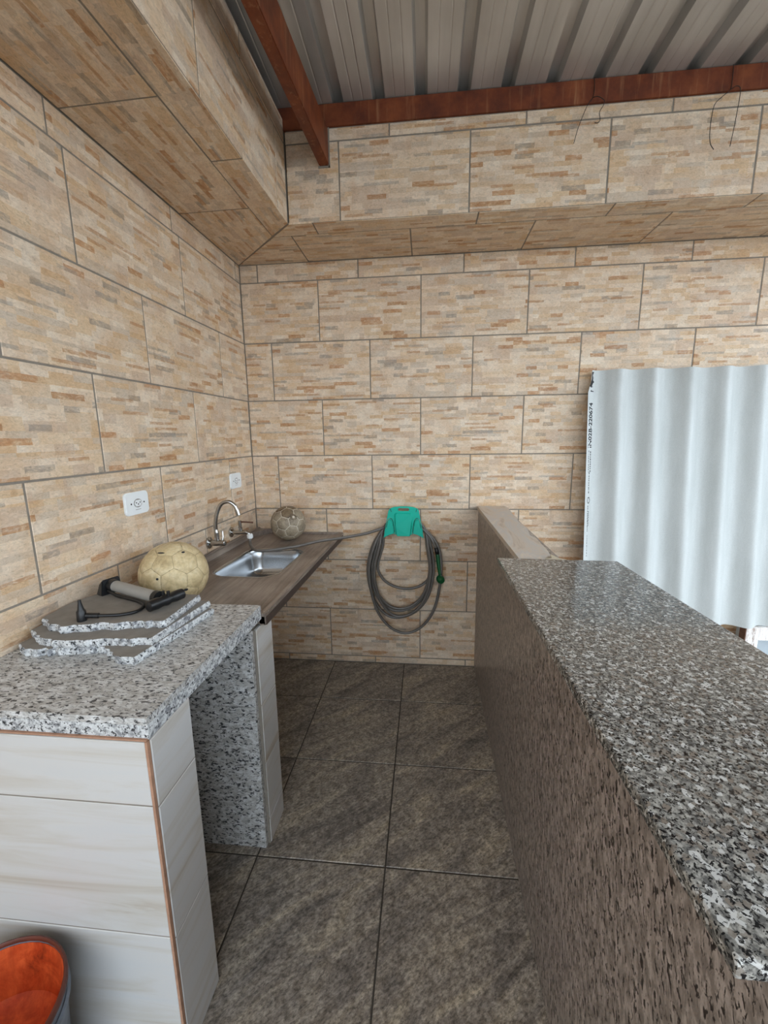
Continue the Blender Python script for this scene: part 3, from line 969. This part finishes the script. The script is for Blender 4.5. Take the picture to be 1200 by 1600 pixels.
# foot: wedge shaped plate standing on its end
bm = bmesh.new()
fp = [pa - ax * .005 + sd * s + zz * h for s, h in ((-.034, -.0285), (.034, -.0285), (.028, .024), (-.028, .024))]
fq = [pa - ax * .035 + sd * s * 1.0 + zz * h for s, h in ((-.034, -.0285), (.034, -.0285), (.020, .004), (-.020, .004))]
va = [bm.verts.new(p) for p in fp]; vb = [bm.verts.new(p) for p in fq]
for i in range(4): bm.faces.new((va[i], va[(i + 1) % 4], vb[(i + 1) % 4], vb[i]))
bm.faces.new(va); bm.faces.new(vb)
bmesh.ops.recalc_face_normals(bm, faces=bm.faces)
bmesh.ops.bevel(bm, geom=list(bm.edges), offset=.003, segments=2, affect='EDGES')
part('foot', bm, 'black_plastic', t, smooth=True, auto=40)
hc = pb + ax * .034
hh = part('handle', T([hc - sd * .058, hc - sd * .055, hc - sd * .03, hc - sd * .014, hc, hc + sd * .014, hc + sd * .03, hc + sd * .055, hc + sd * .058], [.010, .0160, .0170, .014, .0180, .014, .0170, .0160, .010], 14), 'black_plastic', t, smooth=True, auto=50)
for o_ in (-.006, .010):
    part('clip', B(hc.x + o_ - .004, hc.x + o_ + .003, hc.y - .004, hc.y + .004, hc.z + .012, hc.z + .028, bev=.0015), 'black_plastic', hh)
hp = [pa + sd * -.016 + zz * -.012, Vector((-.96, 1.142, ZP + .008)), Vector((-.915, 1.126, ZP + .0065)), Vector((-.862, 1.106, ZP + .0055)), Vector((-.824, 1.076, ZP + .0055)),
      Vector((-.818, 1.036, ZP + .0055)), Vector((-.845, 1.012, ZP + .006)), Vector((-.875, .998, ZP + .009)), Vector((-.906, .987, ZP + .012))]
part('air_hose', T(catmull(hp, 6), .0048, 8), 'black_plastic', t, smooth=True)
part('hose_ferrule', T([Vector((-.895, .991, ZP + .011)), Vector((-.925, .983, ZP + .014))], .0075, 10), 'black_plastic', t, smooth=True, auto=40)
cx, cy = -.936, .980
part('valve_chuck', L_([(.012, 0.0), (.0125, .004), (.0115, .028), (.0085, .032), (.0075, .036), (.0045, .052), (.004, .060), (.0, .060)], (cx, cy, ZP), seg=14), 'black_plastic', t, smooth=True, auto=40)

# ------------------------------------------------------------------ hose holder and hose
HX = -0.128
t = thing('hose_holder', (HX, D, 0.857), 'turquoise plastic hose holder screwed to the back wall', 'hose holder')
yf = D - 0.075
def arc(x0, z0_, x1, z1_, bulge, n=6):
    return [(x0 + (x1 - x0) * k / n, z0_ + (z1_ - z0_) * k / n + bulge * math.sin(math.pi * k / n)) for k in range(n + 1)]
outl = [(HX - .118, .857), (HX - .112, .905), (HX - .100, .965), (HX - .090, 1.020), (HX - .080, 1.033), (HX - .058, 1.041), (HX - .02, 1.045), (HX + .02, 1.045),
        (HX + .058, 1.041), (HX + .080, 1.033), (HX + .090, 1.020), (HX + .100, .965), (HX + .112, .905), (HX + .118, .857)]
outl += arc(HX + .108, .866, HX + .055, .885, .004, 4) + [(HX + .052, .880), (HX - .052, .880)] + arc(HX - .055, .885, HX - .108, .866, .004, 4)
slot = rrect(HX, 1.027, .066, .017, .008, 0, 4)
def shade_cut(s):  # arc cut-outs added to the plate, standing in for the shade of recesses
    c_ = [(.050, .884), (.055, .92), (.061, .955), (.069, .973), (.082, .978), (.094, .968), (.100, .945), (.104, .915)]
    i_ = [(.0535, .884), (.0585, .92), (.0645, .953), (.0715, .9695), (.082, .9742), (.0915, .9655), (.0968, .943), (.1005, .915)]
    return [(HX + s * x, z) for x, z in c_ + i_[::-1]]
shade_cuts = [shade_cut(-1), shade_cut(1)]
bm = prism(bmesh.new(), outl, yf, yf + .006, axis='Y', holes=[slot] + shade_cuts)
for v in bm.verts:                       # lean the face out towards its lower edge
    v.co.y += (v.co.z - .857) * 0.12 - .008
part('front_plate', bm, 'teal', t)
def leaned(bm):
    for v in bm.verts: v.co.y += (v.co.z - .857) * 0.12 - .008
    return bm
cp = [(HX - .041, .874), (HX + .041, .874), (HX + .050, .93), (HX + .056, 1.000), (HX + .046, 1.010), (HX - .046, 1.010), (HX - .056, 1.000), (HX - .050, .93)]
bm = P_(cp, yf - .018, yf + .001, axis='Y')
for v in bm.verts:
    if v.co.y < yf - .01: v.co.x = HX + (v.co.x - HX) * .90; v.co.z = .874 + (v.co.z - .874) * .95
    if v.co.z > .98 and v.co.y < yf - .01: v.co.y += .014
part('centre_panel', leaned(bm), 'teal', t)
for s in (-1, 1):
    pts = [(HX + s * .116, .862), (HX + s * .108, .868)] + [(HX + s * x, z) for x, z in ((.082, .880), (.060, .886), (.064, .93), (.071, .958), (.082, .968), (.091, .960), (.099, .925))]
    part('shoulder', leaned(P_(pts, yf - .009, yf + .001, axis='Y')), 'teal', t)
    part('slit', leaned(P_([(HX + s * .071, 1.012), (HX + s * .074, 1.012), (HX + s * .079, 1.030), (HX + s * .076, 1.031)], yf - .0012, yf + .0005, axis='Y')), 'dark_hole', t)
# saddle that carries the coils, from the plate back to the wall
sad = [(HX + .105 * math.cos(a), .868 + .072 * math.sin(a)) for a in [math.pi * k / 12 for k in range(13)]]
sad_in = [(HX + .092 * math.cos(a), .868 + .060 * math.sin(a)) for a in [math.pi * k / 12 for k in range(12, -1, -1)]]
part('saddle', P_(sad + sad_in, yf + .004, D - .004, axis='Y'), 'teal_dark', t)
part('back_plate', P_([(HX - .10, .875), (HX + .10, .875), (HX + .075, 1.0), (HX - .075, 1.0)], D - .006, D - .0005, axis='Y'), 'teal_dark', t)

t = thing('garden_hose', (-0.13, D - 0.03, 0.235), 'long grey garden hose coiled on the turquoise holder', 'hose')
bm = bmesh.new()
def loop(xl, xr, zb, y, zt=.957, skew=0.0, r=.0086):
    xm = (xl + xr) / 2 + skew
    zs = zb + (0.68 - zb) * 0.9
    p = [(HX - .07, zt), (HX - .125, zt - .055), (xl + .035, .80), (xl, zs), (xl + (xm - xl) * .16, zb + (zs - zb) * .45), (xl + (xm - xl) * .52, zb + (zs - zb) * .12),
         (xm, zb), (xr + (xm - xr) * .52, zb + (zs - zb) * .12), (xr + (xm - xr) * .16, zb + (zs - zb) * .45), (xr, zs), (xr - .018, .80), (HX + .125, zt - .055), (HX + .07, zt), (HX, zt + .006)]
    yy = lambda i: y
    tube(bm, catmull([(a, y if b < .75 else D - .030 + (y - D + .030) * max(0, .9 - b) / .15, b) for a, b in p], 5, closed=True), r, 8, closed=True)
loop(-.340, .040, .372, D - .020, skew=-.02)
loop(-.352, .052, .335, D - .040, skew=-.03)
loop(-.325, .028, .395, D - .039, skew=-.01)
loop(-.310, .035, .352, D - .058, skew=-.02)
loop(-.343, .096, .243, D - .058, skew=0.0)
loop(-.292, .045, .520, D - .020, skew=.01)
part('coils', bm, 'hose', t, smooth=True)
# supply end: from the tap over the worktop and up to the holder
e0 = out(TAP, .108, 0, -.030)
path = [e0, e0 + Vector((.003, -.01, -.022)), e0 + Vector((.03, -.055, -.036)), Vector((-.875, 2.020, .8755)), Vector((-.80, 2.03, .876)), Vector((-.68, 2.095, .882)), Vector((-.575, 2.17, .892)), Vector((-.47, 2.27, .886)),
        Vector((-.35, 2.36, .891)), Vector((-.26, 2.41, .912)), Vector((-.21, D - .032, .935))]
part('supply_length', T(catmull(path, 6), .0085, 8), 'hose', t, smooth=True)
part('tap_connector', T([out(TAP, .108, 0, -.006), out(TAP, .108, 0, -.012), out(TAP, .108, 0, -.03), out(TAP, .108, 0, -.034)], [.012, .0165, .0165, .011], 10), 'white_plastic', t, label='white plastic tap connector')
# spray end
sp = [(-.03, D - .030, .915), (.02, D - .040, .870), (.05, D - .050, .825), (.066, D - .05, .790)]
part('spray_length', T(catmull(sp, 6), .0092, 8), 'hose', t, smooth=True)
nz = part('spray_nozzle', T([(.064, D - .05, .795), (.070, D - .05, .775), (.074, D - .05, .755)], [.012, .014, .013], 12), 'black_plastic', t, smooth=True, label='dark green spray nozzle')
part('grip', T(catmull([(.074, D - .05, .757), (.080, D - .052, .71), (.086, D - .055, .66), (.092, D - .058, .625)], 5), [.0125, .013, .0135, .0135, .0135, .0135, .013, .013, .0125, .012, .0115, .011, .011, .011, .011, .011], 12), 'nozzle_green', nz, smooth=True)
part('spray_head', T([(.080, D - .045, .607), (.086, D - .052, .604), (.097, D - .070, .596), (.102, D - .078, .593)], [.017, .0235, .0235, .018], 16), 'nozzle_green', nz, smooth=True, auto=50)

# ------------------------------------------------------------------ bar: clad half wall, slate cap, granite top
t = thing('bar_wall', (0.38, 1.2, 0.0), 'half height bar wall clad in brown flecked granite along the aisle', 'half wall')
BX = 0.313
part('core', B(BX + .018, 0.462, -0.55, D - .001, 0.0, 1.018), 'render', t)
part('granite_panel', B(BX, BX + .0178, -0.55, D - .002, 0.0, 1.020, bev=.001, seg=1), 'granite_panel', t, label='brownish granite cladding panel with black flecks')
part('granite_panel', B(0.4622, 0.478, -0.55, D - .002, 0.0, 1.018, bev=.001, seg=1), 'granite_panel', t)
part('top_bed', B(BX + .006, 0.47, -0.55, 1.30, 1.0205, 1.041), 'granite_panel', t)
# slate cap with a broken outer edge
rng = random.Random(3)
oe = []
for k in range(25):
    y = D - .004 - k * (D - .004 - 1.300) / 24
    base_ = .468 - .036 * max(0, (k - 2)) / 22
    oe.append((base_ + rng.uniform(-.004, .004) + (-.008 if k in (9, 10, 14, 15) else 0), y))
lft = [(0.318, 1.300), (0.306, D - .004)]
bm = bmesh.new()
prism(bm, lft + oe, 1.0205, 1.040)
solo('slate_cap', bm, 'cap', (0.38, 1.9, 1.0205), 'weathered beige slate coping with a broken edge on the far bar wall', 'coping')
bm = bmesh.new()
prism(bm, [(0.395, 1.372), (0.418, 1.350), (0.448, 1.348), (0.462, 1.362), (0.442, 1.378), (0.428, 1.425), (0.420, 1.380)], 1.0395, 1.0480)
solo('mastic_blob', bm, 'mastic', (0.425, 1.37, 1.0402), 'pale smear of mortar on the slate coping at the bar top end', 'mortar')
t = solo('bar_top', P_([(.2365, .272), (.625, .272), (.598, 1.314), (.2345, 1.333)], 1.0415, 1.0600), 'granite_bar', (.42, .8, 1.0415), 'polished grey speckled granite bar top overhanging the aisle', 'bar top')
md = t.modifiers.new('bevel', 'BEVEL'); md.width = .0025; md.segments = 2

# ------------------------------------------------------------------ corrugated fibre cement sheet
WX0, WID = 0.862, 1.10
PT, AM = 0.1765, 0.0245
zb_, zt_ = 0.405, 1.787
def sheet_pt(u, v, off=0.0):
    """u: across (m), v: 0..1 up"""
    x = WX0 + u
    yc = 2.300 + (2.424 - 2.300) * v
    ph = 2 * math.pi * (x - 1.022) / PT
    dy = -AM * math.cos(ph)
    sl = AM * math.sin(ph) * 2 * math.pi / PT
    n = Vector((sl, 1, 0)).normalized()
    return Vector((x + .014 * (1 - v), yc + dy, zb_ + (zt_ - zb_) * v)) - n * off
bm = bmesh.new()
NU, NV = 150, 24
front, back = {}, {}
for i in range(NU + 1):
    for j in range(NV + 1):
        v = j / NV
        u = WID * i / NU
        # chipped upper left corner
        z = zb_ + (zt_ - zb_) * v
        if z > 1.69:
            lim = 0.026 * min(1, (z - 1.69) / .05)
            u = lim + (WID - lim) * i / NU
        front[i, j] = bm.verts.new(sheet_pt(u, v, .003)); back[i, j] = bm.verts.new(sheet_pt(u, v, -.003))
for i in range(NU):
    for j in range(NV):
        bm.faces.new((front[i, j], front[i + 1, j], front[i + 1, j + 1], front[i, j + 1]))
        bm.faces.new((back[i, j], back[i, j + 1], back[i + 1, j + 1], back[i + 1, j]))
for j in range(NV):
    bm.faces.new((front[0, j], front[0, j + 1], back[0, j + 1], back[0, j])); bm.faces.new((front[NU, j], back[NU, j], back[NU, j + 1], front[NU, j + 1]))
for i in range(NU):
    bm.faces.new((front[i, 0], back[i, 0], back[i + 1, 0], front[i + 1, 0])); bm.faces.new((front[i, NV], front[i + 1, NV], back[i + 1, NV], back[i, NV]))
t = thing('roofing_sheet', (1.43, 2.32, zb_), 'pale grey corrugated fibre cement sheet leaning against the back wall', 'sheet')
part('corrugated_panel', bm, 'cement', t, smooth=True, auto=40)

def print_on_sheet(txt, size, u, z, squeeze=1.0):
    cu = bpy.data.curves.new('txt', 'FONT'); cu.body = txt; cu.size = size; cu.fill_mode = 'FRONT'; cu.offset = size * .03
    o = bpy.data.objects.new('txt', cu); COL.objects.link(o)
    dg = bpy.context.evaluated_depsgraph_get(); dg.update()
    me = bpy.data.meshes.new_from_object(o.evaluated_get(dg))
    bpy.data.objects.remove(o); bpy.data.curves.remove(cu)
    bm = bmesh.new(); bm.from_mesh(me); bpy.data.meshes.remove(me)
    for v in bm.verts:
        tx, ty = v.co.x * squeeze, v.co.y          # text runs upwards along the sheet
        v.co = sheet_pt(u - ty, (z + tx - zb_) / (zt_ - zb_), .0036)
    return bm
lab = part('printed_code', print_on_sheet('IN02B-220674', .034, .035, 1.375, 1.20), 'ink', t, label='black printed code running up the sheet edge')
part('printed_code', print_on_sheet('N', .034, .042, 1.672, 1.2), 'ink', t)
def dash_line(u, z0_, z1_, w, seed):
    rng = random.Random(seed)
    bm = bmesh.new(); z = z0_
    while z < z1_:
        l = rng.uniform(.004, .012)
        vs = [bm.verts.new(sheet_pt(a, (b - zb_) / (zt_ - zb_), .0035)) for a, b in ((u - w, z), (u, z), (u, z + l), (u - w, z + l))]
        bm.faces.new(vs)
        z += l + rng.uniform(.002, .006)
    return bm
for i, (u, a, b, w) in enumerate(((.034, 1.245, 1.355, .006), (.020, 1.245, 1.355, .004), (.027, 1.13, 1.235, .005), (.024, .92, 1.06, .004), (.030, .95, 1.03, .004), (.024, .78, .90, .003))):
    part('printed_line', dash_line(u, a, b, w, i), 'ink', t)
bm = bmesh.new()
hexo = [(.0255 + .0105 * math.cos(math.pi / 3 * k), 1.092 + .020 * math.sin(math.pi / 3 * k)) for k in range(6)]
hexi = [(.0255 + .0072 * math.cos(math.pi / 3 * k), 1.092 + .0145 * math.sin(math.pi / 3 * k)) for k in range(6)]
va = [bm.verts.new(sheet_pt(u, (z - zb_) / (zt_ - zb_), .0036)) for u, z in hexo]; vb = [bm.verts.new(sheet_pt(u, (z - zb_) / (zt_ - zb_), .0036)) for u, z in hexi]
for k in range(6): bm.faces.new((va[k], va[(k + 1) % 6], vb[(k + 1) % 6], vb[k]))
part('printed_mark', bm, 'ink', t)

bm = bmesh.new()
rng = random.Random(5)
cr = [(.0262 + rng.uniform(-.002, .006) + (.006 if k % 3 == 0 else 0), 1.700 + .078 * k / 9) for k in range(10)]
va = [bm.verts.new(sheet_pt(.0045 + .0215 * min(1, (z - 1.69) / .05), (z - zb_) / (zt_ - zb_), .0037)) for u, z in cr]
vb = [bm.verts.new(sheet_pt(u + .004, (z - zb_) / (zt_ - zb_), .0037)) for u, z in cr]
for k in range(9): bm.faces.new((va[k], va[k + 1], vb[k + 1], vb[k]))
part('chipped_edge', bm, 'ink', t, label='dark chipped upper corner of the sheet')

# weathered wooden stand under the sheet
t = thing('wooden_stand', (1.95, 2.33, 0.0), 'weathered white painted wooden stand under the corrugated sheet', 'stand')
for x0 in (1.02, 1.745, 2.10):
    lg = part('leg', B(x0, x0 + .066, 2.290, 2.335, 0.0, 0.402, bev=.002, seg=1), 'peel', t)
    part('bare_edge', B(x0 - .004, x0, 2.292, 2.334, 0.0, 0.400), 'brown_wood', lg, label='bare brown side of the leg')
part('apron', B(1.812, 2.099, 2.294, 2.316, 0.328, 0.402, bev=.002, seg=1), 'peel', t)
part('rail', B(1.087, 1.740, 2.298, 2.326, 0.07, 0.125, bev=.002, seg=1), 'peel', t)
part('nail', T([(1.868, 2.2935, .378), (1.868, 2.296, .378)], .004, 8), 'wire', t)
t = solo('grey_board', B(1.80, 2.30, 2.40, 2.44, 0.0, 0.36, bev=.004), 'pale_board', (2.05, 2.42, 0.0), 'pale blue grey board standing behind the wooden stand', 'board')

# ------------------------------------------------------------------ bucket
bc = Vector((-0.852, 0.522, 0))
t = thing('plastic_bucket', tuple(bc), 'dirty open bucket with orange inside standing before the white pier', 'bucket')
part('shell', L_([(0.0, 0.0), (.112, 0.0), (.116, .004), (.140, .360), (.1375, .3605), (.1135, .008), (0.0, .006)], bc, seg=40), 'bucket_out', t, smooth=True, auto=40)
part('inner_stain', L_([(0.0, .215), (.05, .210), (.10, .214), (.124, .235), (.1355, .352), (.1365, .352), (.1128, .0082), (0.0, .0072)], bc, seg=40), 'orange', t, smooth=True, auto=40, label='orange stained inside')
part('rim', L_([(.1360, .356), (.1365, .363), (.1385, .3655), (.1425, .363), (.1435, .352), (.1410, .348), (.1395, .352), (.1360, .356)], bc, seg=40, caps=False), 'bucket_rim', t, smooth=True, auto=60)
part('rim_band', L_([(.1385, .318), (.1440, .320), (.1445, .326), (.1395, .328)], bc, seg=40, caps=False), 'bucket_out', t, smooth=True, auto=40)
